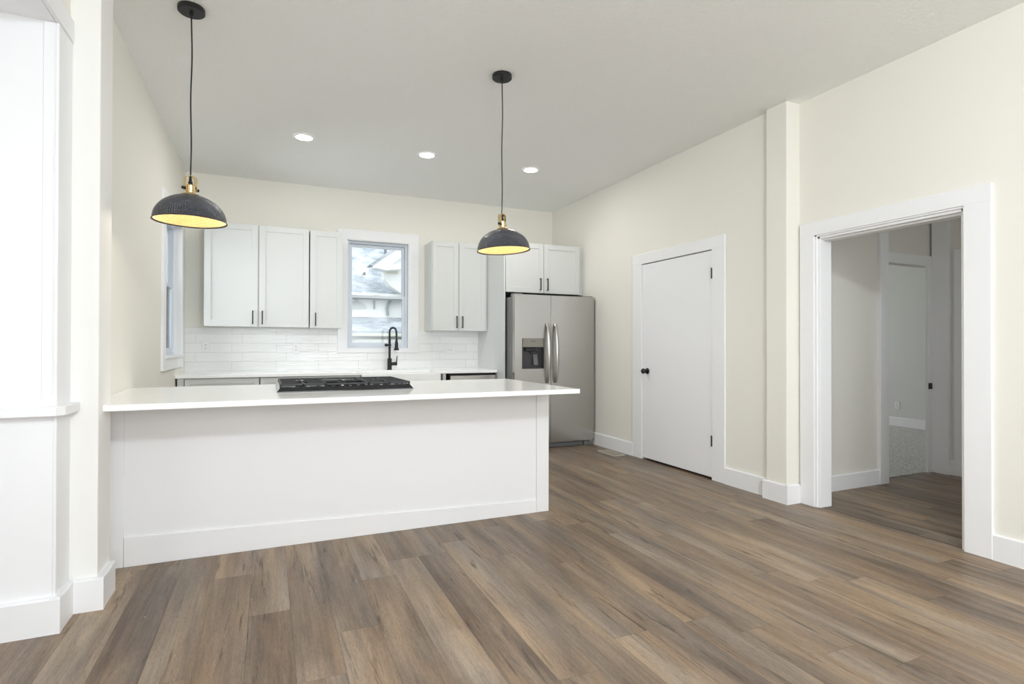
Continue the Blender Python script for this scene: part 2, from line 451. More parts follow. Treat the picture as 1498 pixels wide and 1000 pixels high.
KN = {-5: 2.0, -6: 1.9, -4: 0.5, -3: 2.30, -2: 3.209, -1: 2.71, 1: 2.413, 2: 2.90, 4: 3.1, 5: 1.75, 7: 1.91, 8: 2.69, 9: 1.90, 15: 1.90, 16: 1.60, 17: 2.82, 19: 1.855}
TONES.update({(-5, 'a'): 0.9, (-5, 'b'): 1.1, (-4, 'b'): 0.1, (-4, 'a'): 0.2, (-2, 'b'): 1.0, (-2, 'a'): 0.2, (-1, 'b'): 1.0, (-1, 'a'): 0.0,
              (1, 'a'): 1.1, (1, 'b'): 0.2, (2, 'b'): 1.0, (2, 'a'): 0.4, (7, 'b'): 0.3, (7, 'a'): 0.9, (8, 'b'): 0.2, (15, 'b'): 0.8})
plank_floor('floor', -1.62, 3.784, YF, YB, 0.172, 1.5, 0.1, KN, 11)
plank_floor('floor_hall', 3.791, 5.95, 0.2, 3.235, 0.172, 1.22, 3.790, {}, 5)
struct(boxes('floor_slab', M['subfloor'], [(-1.9, 9.0, YF-0.2, 7.3, -0.12, -0.003)]))
struct(boxes('floor_bedroom', M['carpet'], [(3.95, 8.70, 3.235, 7.0, -0.003, 0.006)]))
struct(boxes('ceiling', M['ceiling'], [(-1.0, 8.9, YF-0.2, 7.1, CZ, CZ+0.12)]))

# kitchen windows: opening extents
BW = (0.865, 1.622, 1.155, 2.478)     # back window x0,x1,z0,z1
LW = (5.565, 6.555, 1.09, 2.40)      # left window y0,y1,z0,z1
grid_wall('wall_back', M['wall'], 'y', YB, YB+0.14, XL-0.14, XR+0.12, 0, CZ, [BW])
# left wall : bay opening from 0.35 to 2.90 below 2.555, kitchen window further on
grid_wall('wall_left', M['wall'], 'x', XL-0.14, XL, YF, YB, 0, CZ, [(0.35, 2.90, 0, 2.555), LW])
grid_wall('wall_right', M['wall'], 'x', XR, XR+0.115, 3.10, YB, 0, CZ, [(3.806, 4.83, 0, 2.07)])
grid_wall('wall_right_near', M['wall'], 'x', XN, XN+0.115, YF, 3.10, 0, CZ, [(1.885, 2.865, 0, 2.035)])
grid_wall('wall_front', M['wall'], 'y', YF-0.14, YF, XL-0.14, XN+0.115, 0, CZ, [(-0.30, 1.20, 0.75, 2.55), (1.80, 3.30, 0.75, 2.55)])
# boxed columns left and right where the old partition stood
M['wall_lit'] = mat('wall_paint_lit', (0.86, 0.855, 0.835), 0.7, spec=0.25)  # wall paint made whiter; window light on the column put into the colour
struct(boxes('wall_left_column', M['wall_lit'], [(XL, -0.705, 3.075, 3.29, 0, CZ)], bev=0.003))
struct(boxes('wall_right_column', M['wall'], [(3.61, XN+0.01, 3.003, 3.19, 0, CZ)], bev=0.003))

# bay on the left: side walls, outer wall with windows, soffit
struct(boxes('wall_bay_side', M['trim'], [(-1.62, XL-0.0006, 2.898, 3.04, 0.0005, 2.5545)]))
struct(boxes('wall_bay_side_near', M['trim'], [(-1.62, XL-0.14, 0.21, 0.35, 0, 2.60)]))
grid_wall('wall_bay_outer', M['trim'], 'x', -1.74, -1.60, 0.21, 3.04, 0, 2.70, [(0.85, 1.70, 0.95, 2.40)])
struct(boxes('ceiling_bay', M['trim'], [(-1.62, XL-0.0006, 0.30, 2.92, 2.5535, 2.62)]))
struct(boxes('trim_1', M['trim'], [(XL-0.001, XL+0.018, 0.22, 3.073, 2.555, 2.655)], bev=0.003))      # head board over the bay
struct(boxes('trim_2', M['trim'], [(XL-0.001, XL+0.012, 2.897, 3.073, 0.0, 2.555)], bev=0.003))        # side board by the column
struct(boxes('trim_3', M['trim'], [(XL-0.040, XL-0.004, 2.8915, 2.899, 0.94, 2.552)], bev=0.002))
# window stool wrapping the bay corner
bm = bmesh.new()
prism(bm, [(-1.60, 2.85), (-0.80, 2.85), (-0.772, 2.878), (-0.772, 3.074), (XL+0.001, 3.074), (XL+0.001, 2.899), (-1.60, 2.899)], 'z', 0.903, 0.943, bev=0.003)
struct(mesh_obj('trim_4', bm, M['trim']))

# ------------------------------------------------------------------ baseboards
def base_profile(bm, axis, a_wall, a_face, u0, u1, h=0.145):
    s = 1 if a_face > a_wall else -1
    c = min(0.012, abs(a_face - a_wall)*0.7)
    pts = [(a_wall, 0), (a_face, 0), (a_face, h-0.006), (a_face - s*c*0.6, h), (a_wall, h)]
    # outline in (a,z), extruded along the other horizontal
    b2 = bmesh.new()
    def P(a, z, u): return (a, u, z) if axis == 'x' else (u, a, z)
    A = [b2.verts.new(P(a, z, u0)) for a, z in pts]; B = [b2.verts.new(P(a, z, u1)) for a, z in pts]
    b2.faces.new(A); b2.faces.new(B[::-1])
    for i in range(len(pts)): b2.faces.new([A[i], B[i], B[(i+1) % len(pts)], A[(i+1) % len(pts)]])
    merge(bm, b2)
def baseboard(name, segs, m='trim'):
    bm = bmesh.new()
    for s in segs: base_profile(bm, *s)
    return struct(mesh_obj(name, bm, M[m]))
baseboard('baseboard_right', [('x', XR, 3.638, 3.22, 3.662), ('x', XR, 3.638, 4.985, 5.98)])
baseboard('baseboard_right_column', [('x', 3.61, 3.593, 2.985, 3.215), ('y', 3.003, 2.9835, 3.5915, 3.731)])
baseboard('baseboard_right_near', [('x', XN, 3.733, YF, 1.758)])
baseboard('baseboard_left_column', [('x', -0.705, -0.677, 3.050, 3.272, 0.145), ('y', 3.075, 3.0485, -0.792, -0.6755, 0.1452)])
baseboard('baseboard_left', [('x', XL, -0.786, 2.870, 3.052, 0.148), ('y', 2.90, 2.8685, -1.60, -0.7845, 0.1482)])
baseboard('baseboard_front', [('y', YF, YF+0.018, XL, XN)])

# ------------------------------------------------------------------ pantry door on the right wall
dt = 3.640
bm = bmesh.new()
bx(bm, dt, XR+0.002, 3.658, 3.812, 0, 2.10, 0.003); bx(bm, dt, XR+0.002, 4.826, 4.990, 0, 2.10, 0.003)
bx(bm, dt-0.001, XR+0.002, 3.657, 4.991, 2.067, 2.175, 0.003)
struct(mesh_obj('trim_5', bm, M['trim']))
door1 = struct(boxes('door_1', M['trim'], [(3.648, 3.690, 3.815, 4.822, 0.022, 2.058)], bev=0.002))
struct(boxes('trim_6', M['trim'], [(3.692, XR+0.115, 3.806, 3.812, 0, 2.07), (3.692, XR+0.115, 4.824, 4.83, 0, 2.07), (3.692, 3.70, 3.806, 4.83, 2.062, 2.07)]))
for z in (1.853, 0.350):
    bm = bmesh.new(); lathe(bm, [(0, -0.048), (0.007, -0.048), (0.007, 0.048), (0, 0.048)], (3.639, 3.811, z), 12)
    mesh_obj('hinge', bm, M['black'], door1, True)
bm = bmesh.new()
lathe(bm, [(0, 0), (0.030, 0), (0.031, -0.008), (0.026, -0.012), (0.010, -0.014), (0.010, -0.030), (0.020, -0.036), (0.0275, -0.048), (0.0275, -0.060), (0.020, -0.071), (0, -0.074)], (3.648, 4.735, 0.936), 28, 'x')
k = mesh_obj('door_knob', bm, M['black'], door1, True); k['label'] = 'round black door knob'
# closet behind the pantry door (keeps light out)
struct(boxes('wall_closet', M['hallwall'], [(XR+0.115, 3.90, 3.66, 3.70, 0, 2.4), (XR+0.115, 3.90, 4.93, 4.97, 0, 2.4), (3.88, 3.92, 3.66, 4.97, 0, 2.4), (XR+0.115, 3.92, 3.66, 4.97, 2.4, 2.44)]))

# ------------------------------------------------------------------ cased opening to the hall
bm = bmesh.new()
bx(bm, 3.730, XN+0.001, 2.865, 2.985, 0, 2.125, 0.003)
bx(bm, 3.730, XN+0.001, 1.758, 1.897, 0, 2.125, 0.003)
bx(bm, 3.729, XN+0.001, 1.757, 2.986, 2.025, 2.127, 0.003)
struct(mesh_obj('trim_7', bm, M['trim']))
bm = bmesh.new()
XH = XN + 0.125
bx(bm, 3.738, XH, 2.848, 2.866, 0, 2.03, 0.002); bx(bm, 3.752, XH, 2.830, 2.850, 0, 2.018, 0.003)
bx(bm, 3.738, XH, 1.884, 1.902, 0, 2.03, 0.002); bx(bm, 3.752, XH, 1.900, 1.918, 0, 2.018, 0.003)
bx(bm, 3.738, XH, 1.884, 2.866, 2.014, 2.032, 0.002); bx(bm, 3.752, XH, 1.900, 2.850, 1.997, 2.016, 0.003)
bx(bm, 3.790, XH, 1.915, 2.835, 1.985, 1.999, 0.002)
struct(mesh_obj('trim_8', bm, M['trim']))

# ------------------------------------------------------------------ hall and bedroom beyond
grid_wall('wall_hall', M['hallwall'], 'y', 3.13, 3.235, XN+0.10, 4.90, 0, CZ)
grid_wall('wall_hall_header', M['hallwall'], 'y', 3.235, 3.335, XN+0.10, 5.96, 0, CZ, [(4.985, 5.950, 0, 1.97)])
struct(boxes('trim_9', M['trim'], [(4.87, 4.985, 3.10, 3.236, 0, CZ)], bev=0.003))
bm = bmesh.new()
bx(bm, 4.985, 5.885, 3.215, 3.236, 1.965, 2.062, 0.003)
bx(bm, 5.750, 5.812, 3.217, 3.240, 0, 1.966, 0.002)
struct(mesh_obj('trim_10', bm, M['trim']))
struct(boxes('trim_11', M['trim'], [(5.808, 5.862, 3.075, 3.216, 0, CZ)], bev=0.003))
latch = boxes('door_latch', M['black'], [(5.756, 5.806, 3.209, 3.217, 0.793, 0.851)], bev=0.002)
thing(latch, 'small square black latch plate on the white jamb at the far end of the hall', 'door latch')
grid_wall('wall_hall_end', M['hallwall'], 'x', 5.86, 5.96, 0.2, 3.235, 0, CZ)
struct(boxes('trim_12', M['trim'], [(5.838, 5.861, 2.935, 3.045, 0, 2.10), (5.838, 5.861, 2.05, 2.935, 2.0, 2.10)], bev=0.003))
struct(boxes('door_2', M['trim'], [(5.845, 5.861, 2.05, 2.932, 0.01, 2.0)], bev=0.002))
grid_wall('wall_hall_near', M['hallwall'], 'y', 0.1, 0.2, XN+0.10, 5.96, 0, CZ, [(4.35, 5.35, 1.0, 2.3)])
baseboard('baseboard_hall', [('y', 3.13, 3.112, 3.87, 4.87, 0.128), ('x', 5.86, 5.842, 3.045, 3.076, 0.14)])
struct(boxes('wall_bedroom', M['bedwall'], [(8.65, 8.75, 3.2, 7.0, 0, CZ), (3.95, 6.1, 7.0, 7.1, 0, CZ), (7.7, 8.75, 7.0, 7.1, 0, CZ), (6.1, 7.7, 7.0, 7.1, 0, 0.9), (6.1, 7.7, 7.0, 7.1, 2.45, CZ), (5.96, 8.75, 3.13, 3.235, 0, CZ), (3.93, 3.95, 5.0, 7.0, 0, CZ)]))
baseboard('baseboard_bedroom', [('x', 8.65, 8.63, 3.24, 7.0, 0.135)])

# ------------------------------------------------------------------ windows
def window(name, axis, sgn, u0, u1, z0, z1, a_in, a_out, zm):
    """double-hung vinyl window; a_in is the room face of the frame, a_out the outside"""
    def B(bm, ua, ub, aa, ab, za, zb, bev=0.002):
        lo, hi = min(aa, ab), max(aa, ab)
        if axis == 'y': bx(bm, ua, ub, lo, hi, za, zb, bev)
        else: bx(bm, lo, hi, ua, ub, za, zb, bev)
    d = sgn
    bm = bmesh.new(); f = 0.028
    B(bm, u0, u0+f, a_in, a_out, z0, z1); B(bm, u1-f, u1, a_in, a_out, z0, z1)
    e = 0.0008
    B(bm, u0-e, u1+e, a_in-d*e, a_out+d*e, z0-e, z0+f); B(bm, u0-e, u1+e, a_in-d*e, a_out+d*e, z1-f, z1+e)
    root = struct(mesh_obj(name, bm, M['vinyl']))
    for nm, za, zb, a in (('upper_sash', zm-0.022, z1-f, a_in + d*0.045), ('lower_sash', z0+f, zm+0.022, a_in + d*0.012)):
        bm = bmesh.new(); s = 0.034; t = 0.028
        B(bm, u0+f, u0+f+s, a, a+d*t, za, zb); B(bm, u1-f-s, u1-f, a, a+d*t, za, zb)
        B(bm, u0+f-e, u1-f+e, a-d*e, a+d*(t+e), za-e, za+s+0.006); B(bm, u0+f-e, u1-f+e, a-d*e, a+d*(t+e), zb-s, zb+e)
        sash = mesh_obj(nm, bm, M['vinyl'], root)
        bm = bmesh.new(); B(bm, u0+f+s-0.004, u1-f-s+0.004, a+d*0.012, a+d*0.016, za+s, zb-s+0.004, 0)
        mesh_obj('pane', bm, M['glass'], sash)
    bm = bmesh.new(); um = (u0+u1)/2
    B(bm, um-0.035, um+0.035, a_in+d*0.010, a_in+d*0.035, zm+0.020, zm+0.032, 0.003)
    mesh_obj('sash_lock', bm, M['plastic'], root)
    return root
window('window_1', 'y', 1, BW[0]+0.012, BW[1]-0.012, BW[2]+0.01, BW[3]-0.012, YB+0.045, YB+0.13, 1.79)
window('window_2', 'x', -1, LW[0]+0.012, LW[1]-0.012, LW[2]+0.01, LW[3]-0.012, XL-0.055, XL-0.135, 1.78)
# casing and jamb liners
bm = bmesh.new(); y0, y1 = YB-0.020, YB+0.001
bx(bm, 0.758, BW[0]+0.006, y0, y1, 1.12, 2.58, 0.003); bx(bm, BW[1]-0.006, 1.745, y0, y1, 1.12, 2.58, 0.003)
bx(bm, 0.757, 1.746, y0-0.001, y1, BW[3]-0.006, 2.593, 0.003); bx(bm, 0.757, 1.746, y0-0.001, y1, 1.108, BW[2]+0.006, 0.003)
bx(bm, BW[0], BW[0]+0.012, y0+0.005, YB+0.13, BW[2], BW[3]); bx(bm, BW[1]-0.012, BW[1], y0+0.005, YB+0.13, BW[2], BW[3])
bx(bm, BW[0], BW[1], y0+0.005, YB+0.13, BW[3]-0.012, BW[3]); bx(bm, BW[0], BW[1], y0+0.005, YB+0.13, BW[2], BW[2]+0.010)
struct(mesh_obj('trim_13', bm, M['trim']))
bm = bmesh.new(); x0, x1 = XL-0.001, XL+0.020
bx(bm, x0, x1, 5.430, LW[0]+0.006, 0.975, 2.50, 0.003); bx(bm, x0, x1, LW[1]-0.006, 6.690, 0.975, 2.50, 0.003)
bx(bm, x0, x1+0.001, 5.429, 6.691, LW[3]-0.006, 2.532, 0.003); bx(bm, x0, x1-0.002, 5.440, 6.680, 0.975, LW[2], 0.003)
bx(bm, x0-0.05, x1+0.012, LW[0]-0.02, LW[1]+0.02, LW[2]-0.012, LW[2]+0.012, 0.003)
bx(bm, XL-0.135, XL+0.015, LW[0], LW[0]+0.012, LW[2], LW[3]); bx(bm, XL-0.135, XL+0.015, LW[1]-0.012, LW[1], LW[2], LW[3])
bx(bm, XL-0.135, XL+0.015, LW[0], LW[1], LW[3]-0.012, LW[3])
struct(mesh_obj('trim_14', bm, M['trim']))

# ------------------------------------------------------------------ backsplash tile
b = grid_wall('tile_backsplash', M['tile'], 'y', YB-0.008, YB-0.0002, XL+0.001, 2.548, 0.900, 1.390, [(0.757, 1.746, 1.107, 1.50)])
del b['kind']
thing(b, 'glossy white long-format tile backsplash between the back worktop and wall cabinets', 'backsplash')

# ------------------------------------------------------------------ shaker doors, pulls, cabinets
def shaker(bm, x0, x1, z0, z1, y, rail=0.062, t=0.019):
    """door in the plane facing -y, front at y"""
    bx(bm, x0, x0+rail, y, y+t, z0, z1, 0.0015); bx(bm, x1-rail, x1, y, y+t, z0, z1, 0.0015)
    bx(bm, x0+rail-0.001, x1-rail+0.001, y, y+t, z0, z0+rail, 0.0015); bx(bm, x0+rail-0.001, x1-rail+0.001, y, y+t, z1-rail, z1, 0.0015)
    bx(bm, x0+rail-0.002, x1-rail+0.002, y+0.008, y+t-0.002, z0+rail-0.002, z1-rail+0.002)
def pull(bm, x, z0, z1, y):
    bx(bm, x-0.006, x+0.006, y-0.032, y-0.022, z0, z1, 0.002)
    for z in (z0+0.006, z1-0.006): bx(bm, x-0.005, x+0.005, y-0.024, y+0.001, z-0.005, z+0.005, 0.001)
def wall_cabinet(name, x0, x1, z0, z1, yf, doors, pulls, label, group, edge=0.0, yback=YB-0.001):
    root = empty(name, ((x0+x1)/2, YB-0.17, z0), label, 'cabinet', group)
    off = Vector(root.location)
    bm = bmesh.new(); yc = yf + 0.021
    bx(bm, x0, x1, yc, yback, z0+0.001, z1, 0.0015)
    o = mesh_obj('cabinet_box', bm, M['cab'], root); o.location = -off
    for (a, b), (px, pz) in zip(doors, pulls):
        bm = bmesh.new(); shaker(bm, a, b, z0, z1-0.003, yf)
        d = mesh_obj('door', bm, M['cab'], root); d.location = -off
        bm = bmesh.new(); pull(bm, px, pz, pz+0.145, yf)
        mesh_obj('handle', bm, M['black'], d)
    return root
GW = 'shaker wall cabinets'
yf = 6.52
wall_cabinet('wall_cabinet', -0.606, 0.418, 1.397, 2.487, yf, [(-0.604, -0.098), (-0.086, 0.416)], [(-0.145, 1.422), (-0.052, 1.422)],
             'wide white two-door wall cabinet left of the sink window with two black pulls', GW)
wall_cabinet('wall_cabinet', 0.4285, 0.774, 1.392, 2.482, yf, [(0.4295, 0.773)], [(0.487, 1.415)],
             'narrow single-door white wall cabinet overlapping the left side of the sink window frame', GW)
wall_cabinet('wall_cabinet', 1.822, 2.545, 1.382, 2.474, yf, [(1.830, 2.158), (2.165, 2.520)], [(2.132, 1.415), (2.205, 1.415)],
             'white two-door wall cabinet right of the sink window, behind the right pendant lamp', GW)
wall_cabinet('wall_cabinet', 2.567, 3.590, 1.836, 2.437, 6.0, [(2.570, 3.070), (3.076, 3.576)], [(3.022, 1.870), (3.118, 1.870)],
             'short white two-door wall cabinet above the stainless refrigerator', GW)
thing(boxes('end_panel', M['cab'], [(2.546, 2.565, 6.0, YB-0.001, 0.0, 2.437)], bev=0.0015),
      'tall flat white end panel left of the refrigerator', 'cabinet panel')
thing(boxes('filler_strip', M['cab'], [(3.592, XR-0.001, 6.06, 6.08, 1.836, 2.437)], bev=0.001),
      'slim white filler strip closing the gap between the cabinet above the refrigerator and the wall', 'cabinet panel')

# base cabinets against the back wall
def base_cabinet(x0, x1, drawer, label, door=None):
    root = empty('base_cabinet', ((x0+x1)/2, 6.55, 0), label, 'cabinet', 'base cabinets under the back worktop')
    off = Vector(root.location)
    bm = bmesh.new(); bx(bm, x0, x1, 6.245, YB-0.001, 0.10, 0.868, 0.001); bx(bm, x0+0.002, x1-0.002, 6.30, YB-0.001, 0, 0.10)
    mesh_obj('cabinet_box', bm, M['cab'], root).location = -off
    bm = bmesh.new(); shaker(bm, x0+0.004, x1-0.004, 0.69, 0.858, 6.225, 0.045)
    d = mesh_obj('drawer', bm, M['cab'], root); d.location = -off
    bm = bmesh.new(); bx(bm, (x0+x1)/2-0.07, (x0+x1)/2+0.07, 6.193, 6.203, 0.768, 0.780, 0.002)
    for xx in ((x0+x1)/2-0.064, (x0+x1)/2+0.064): bx(bm, xx-0.005, xx+0.005, 6.201, 6.226, 0.769, 0.779, 0.001)
    mesh_obj('handle', bm, M['black'], d)
    bm = bmesh.new(); shaker(bm, x0+0.004, x1-0.004, 0.11, 0.68, 6.225)
    d = mesh_obj('door', bm, M['cab'], root); d.location = -off
    bm = bmesh.new(); pull(bm, x1-0.05, 0.50, 0.645, 6.225); mesh_obj('handle', bm, M['black'], d)
thing(boxes('filler_strip', M['cab'], [(-0.802, -0.745, 6.235, YB-0.01, 0.10, 0.868)], bev=0.001), 'slim white filler strip between the back-left base cabinet and the left wall', 'cabinet panel')
base_cabinet(-0.742, -0.075, True, 'white base cabinet in the back left corner, its drawer top just above the peninsula')
base_cabinet(-0.068, 0.935, True, 'white base cabinet behind the cooktop, left of the sink')
root = empty('sink_cabinet', (1.40, 6.55, 0), 'white sink base cabinet beneath the white apron sink', 'cabinet', 'base cabinets under the back worktop')
boxes('cabinet_box', M['cab'], [(-0.46, 0.51, -0.305, 0.328, 0.10, 0.60), (0.475, 0.512, -0.312, 0.328, 0.60, 0.868)], root)
for a, b in ((-0.455, 0.02), (0.028, 0.505)):
    bm = bmesh.new(); shaker(bm, a, b, 0.11, 0.60, -0.325); mesh_obj('door', bm, M['cab'], root)

# worktop on the back wall (one slab with the sink cut out)
bm = bmesh.new()
prism(bm, [(XL+0.001, 6.205), (0.938, 6.205), (0.938, 6.66), (1.842, 6.66), (1.842, 6.205), (2.545, 6.205), (2.545, YB-0.009), (XL+0.001, YB-0.009)], 'z', 0.872, 0.903, bev=0.002)
thing(mesh_obj('countertop', bm, M['quartz']), 'white quartz worktop along the back wall around the sink', 'countertop')
# apron sink
root = empty('farmhouse_sink', (1.39, 6.42, 0.62), 'white apron-front sink set in the back worktop below the window', 'sink')
bm = bmesh.new()
X0, X1, Y0, Y1, Z0, Z1, w = -0.448, 0.448, -0.225, 0.235, 0.0, 0.262, 0.022
bx(bm, X0, X1, Y0, Y0+w, Z0, Z1, 0.004); bx(bm, X0, X1, Y1-w, Y1, Z0, Z1, 0.004)
bx(bm, X0, X0+w, Y0+0.01, Y1-0.01, Z0, Z1, 0.004); bx(bm, X1-w, X1, Y0+0.01, Y1-0.01, Z0, Z1, 0.004); bx(bm, X0+0.01, X1-0.01, Y0+0.01, Y1-0.01, Z0, Z0+w, 0.004)
mesh_obj('basin', bm, M['porcelain'], root)
bm = bmesh.new(); lathe(bm, [(0, 0.022), (0.04, 0.022), (0.045, 0.026), (0.02, 0.028), (0, 0.026)], (0, 0, 0)); mesh_obj('drain', bm, M['steel'], root, True)

# dishwasher
root = empty('dishwasher', (2.25, 6.5, 0), 'stainless steel dishwasher under the worktop left of the refrigerator', 'dishwasher')
boxes('body', M['gap'], [(-0.295, 0.290, -0.25, 0.37, 0.02, 0.868)], root)
boxes('door', M['steel'], [(-0.290, 0.285, -0.285, -0.251, 0.11, 0.846)], root, bev=0.004)
bm = bmesh.new(); tube(bm, [(-0.25, -0.325, 0.765), (0.245, -0.325, 0.765)], 0.011)
for x in (-0.22, 0.215): tube(bm, [(x, -0.325, 0.765), (x, -0.284, 0.765)], 0.007)
mesh_obj('handle', bm, M['handle_steel'], root, True)
boxes('toe_kick', M['gap'], [(-0.290, 0.285, -0.22, -0.20, 0.0, 0.10)], root)

# ------------------------------------------------------------------ faucet
root = empty('kitchen_faucet', (1.352, 6.725, 0.903), 'tall matte black spring-neck faucet in front of the sink window', 'faucet')
S = 1.0
bm = bmesh.new(); lathe(bm, [(0, 0), (0.031, 0), (0.031, 0.006), (0.026, 0.012), (0.026, 0.135), (0.022, 0.14), (0, 0.14)], (0, 0, 0), 24)
mesh_obj('base', bm, M['black'], root, True)
bm = bmesh.new(); tube(bm, [(0.02, 0, 0.072), (0.075, 0, 0.074)], 0.020, 16); tube(bm, [(0.075, 0, 0.074), (0.088, 0, 0.074)], 0.024, 16)
tube(bm, [(0.083, 0, 0.085), (0.090, -0.002, 0.155), (0.096, -0.003, 0.168)], [0.007, 0.0055, 0.005], 10)
mesh_obj('lever', bm, M['black'], root, True)
bm = bmesh.new(); tube(bm, [(0, 0, 0.13), (0, 0, 0.375)], 0.0145, 16); lathe(bm, [(0.0145, 0.285), (0.019, 0.288), (0.019, 0.312), (0.0145, 0.315)], (0, 0, 0), 20)
mesh_obj('riser', bm, M['black'], root, True)
bm = bmesh.new(); tube(bm, [(0, 0, 0.30), (-0.025, 0, 0.30)], 0.010, 12); tube(bm, [(-0.025, 0, 0.30), (-0.058, 0, 0.30)], 0.017, 16)
mesh_obj('holder_arm', bm, M['black'], root, True)
arc = []
for i in range(41):
    t = i/40; a = PI*(1-t*1.0)
    arc.append(Vector((0.041 + 0.041*math.cos(a), 0, 0.455 + 0.055*math.sin(a))))
pathp = [Vector((0, 0, 0.37)), Vector((0, 0, 0.41))] + arc + [Vector((0.083, 0, 0.42)), Vector((0.083, 0, 0.375))]
bm = bmesh.new(); tube(bm, pathp, 0.0075, 10); mesh_obj('hose', bm, M['black'], root, True)
bm = bmesh.new(); hel = []
L = [0]
for a, b in zip(pathp, pathp[1:]): L.append(L[-1] + (b-a).length)
N = 460; turns = 26
for i in range(N+1):
    s = L[-1]*0.93*i/N
    j = max(k for k in range(len(L)) if L[k] <= s + 1e-9); j = min(j, len(pathp)-2)
    p = pathp[j].lerp(pathp[j+1], (s-L[j])/(L[j+1]-L[j])); d = (pathp[j+1]-pathp[j]).normalized()
    u = Vector((0, 1, 0)); v = d.cross(u); a = 2*PI*turns*i/N
    hel.append(p + (u*math.cos(a) + v*math.sin(a))*0.0125)
tube(bm, hel, 0.0028, 5); mesh_obj('spring', bm, M['black'], root, True)
bm = bmesh.new(); lathe(bm, [(0, 0.385), (0.012, 0.385), (0.014, 0.35), (0.020, 0.32), (0.021, 0.27), (0.026, 0.262), (0.030, 0.25), (0.030, 0.235), (0, 0.235)], (0.083, 0, 0), 20)
mesh_obj('spray_head', bm, M['black'], root, True)

# ------------------------------------------------------------------ peninsula
root = empty('kitchen_peninsula', (0.53, 3.95, 0), 'long white panelled peninsula base jutting out from the left wall', 'peninsula')
off = Vector(root.location)
yp = 3.575
def pen(name, lst, bev=0.002):
    o = boxes(name, M['pen'], lst, root, bev); o.location = -off; return o
pen('cabinet_body', [(-0.818, 1.858, yp+0.018, 4.33, 0.0, 0.884)])
pen('front_panel', [(-0.71, 1.778, yp+0.012, yp+0.0185, 0.02, 0.884)], 0)
pen('corner_post', [(-0.818, -0.706, yp, yp+0.018, 0, 0.884)])
pen('corner_post', [(1.776, 1.874, yp, yp+0.018, 0, 0.884)])
pen('side_panel', [(1.858, 1.874, yp+0.018, 4.345, 0, 0.884)])
bm = bmesh.new(); prism(bm, [(-0.7045, 0.0), (1.7755, 0.0), (1.7755, 0.088), (-0.7045, 0.160)], 'y', yp+0.001, yp+0.013, bev=0.0015)
mesh_obj('base_rail', bm, M['pen'], root).location = -off
bm = bmesh.new(); bx(bm, XL+0.001, 1.884, 3.152, 4.372, 0.885, 0.915, 0.003, 2)
thing(mesh_obj('countertop', bm, M['quartz']), 'white quartz peninsula top overhanging toward the viewer, holding the cooktop', 'countertop')

# ------------------------------------------------------------------ cooktop
root = empty('gas_cooktop', (0.465, 3.92, 0.915), 'black gas cooktop with cast iron grates set in the peninsula top', 'cooktop')
W2, D2 = 0.412, 0.335
bm = bmesh.new()
b2 = bmesh.new()
lo = [b2.verts.new(p) for p in ((-W2, -D2, 0.0005), (W2, -D2, 0.0005), (W2, D2, 0.0005), (-W2, D2, 0.0005))]
m1 = [b2.verts.new(p) for p in ((-W2, -D2, 0.006), (W2, -D2, 0.006), (W2, D2, 0.006), (-W2, D2, 0.006))]
hi = [b2.verts.new(p) for p in ((-W2+0.020, -D2+0.020, 0.030), (W2-0.020, -D2+0.020, 0.030), (W2-0.020, D2-0.020, 0.030), (-W2+0.020, D2-0.020, 0.030))]
inn = [b2.verts.new(p) for p in ((-W2+0.030, -D2+0.030, 0.016), (W2-0.030, -D2+0.030, 0.016), (W2-0.030, D2-0.030, 0.016), (-W2+0.030, D2-0.030, 0.016))]
for A, B in ((lo, m1), (m1, hi), (hi, inn)):
    for i in range(4): b2.faces.new([A[i], A[(i+1) % 4], B[(i+1) % 4], B[i]])
b2.faces.new(lo[::-1]); b2.faces.new(inn); merge(bm, b2)
mesh_obj('body', bm, M['enamel'], root)
def burner(x, y, r):
    bm = bmesh.new()
    lathe(bm, [(0, 0.012), (r*1.15, 0.012), (r*1.15, 0.018), (r*0.9, 0.022), (r*0.9, 0.030), (r, 0.032), (r, 0.037), (r*0.9, 0.040), (0, 0.041)], (x, y, 0), 24)
    bu = mesh_obj('burner', bm, M['iron'], root, True)
    bm = bmesh.new(); lathe(bm, [(0, 0.0165), (r*1.5, 0.0165), (r*1.5, 0.020), (r*1.2, 0.024), (0, 0.024)], (x, y, 0), 24)
    mesh_obj('burner_base', bm, M['handle_steel'], bu, True)
for x, y, r in ((-0.27, -0.16, 0.036), (-0.27, 0.17, 0.030), (0, 0.03, 0.050), (0.27, -0.16, 0.030), (0.27, 0.17, 0.036)): burner(x, y, r)
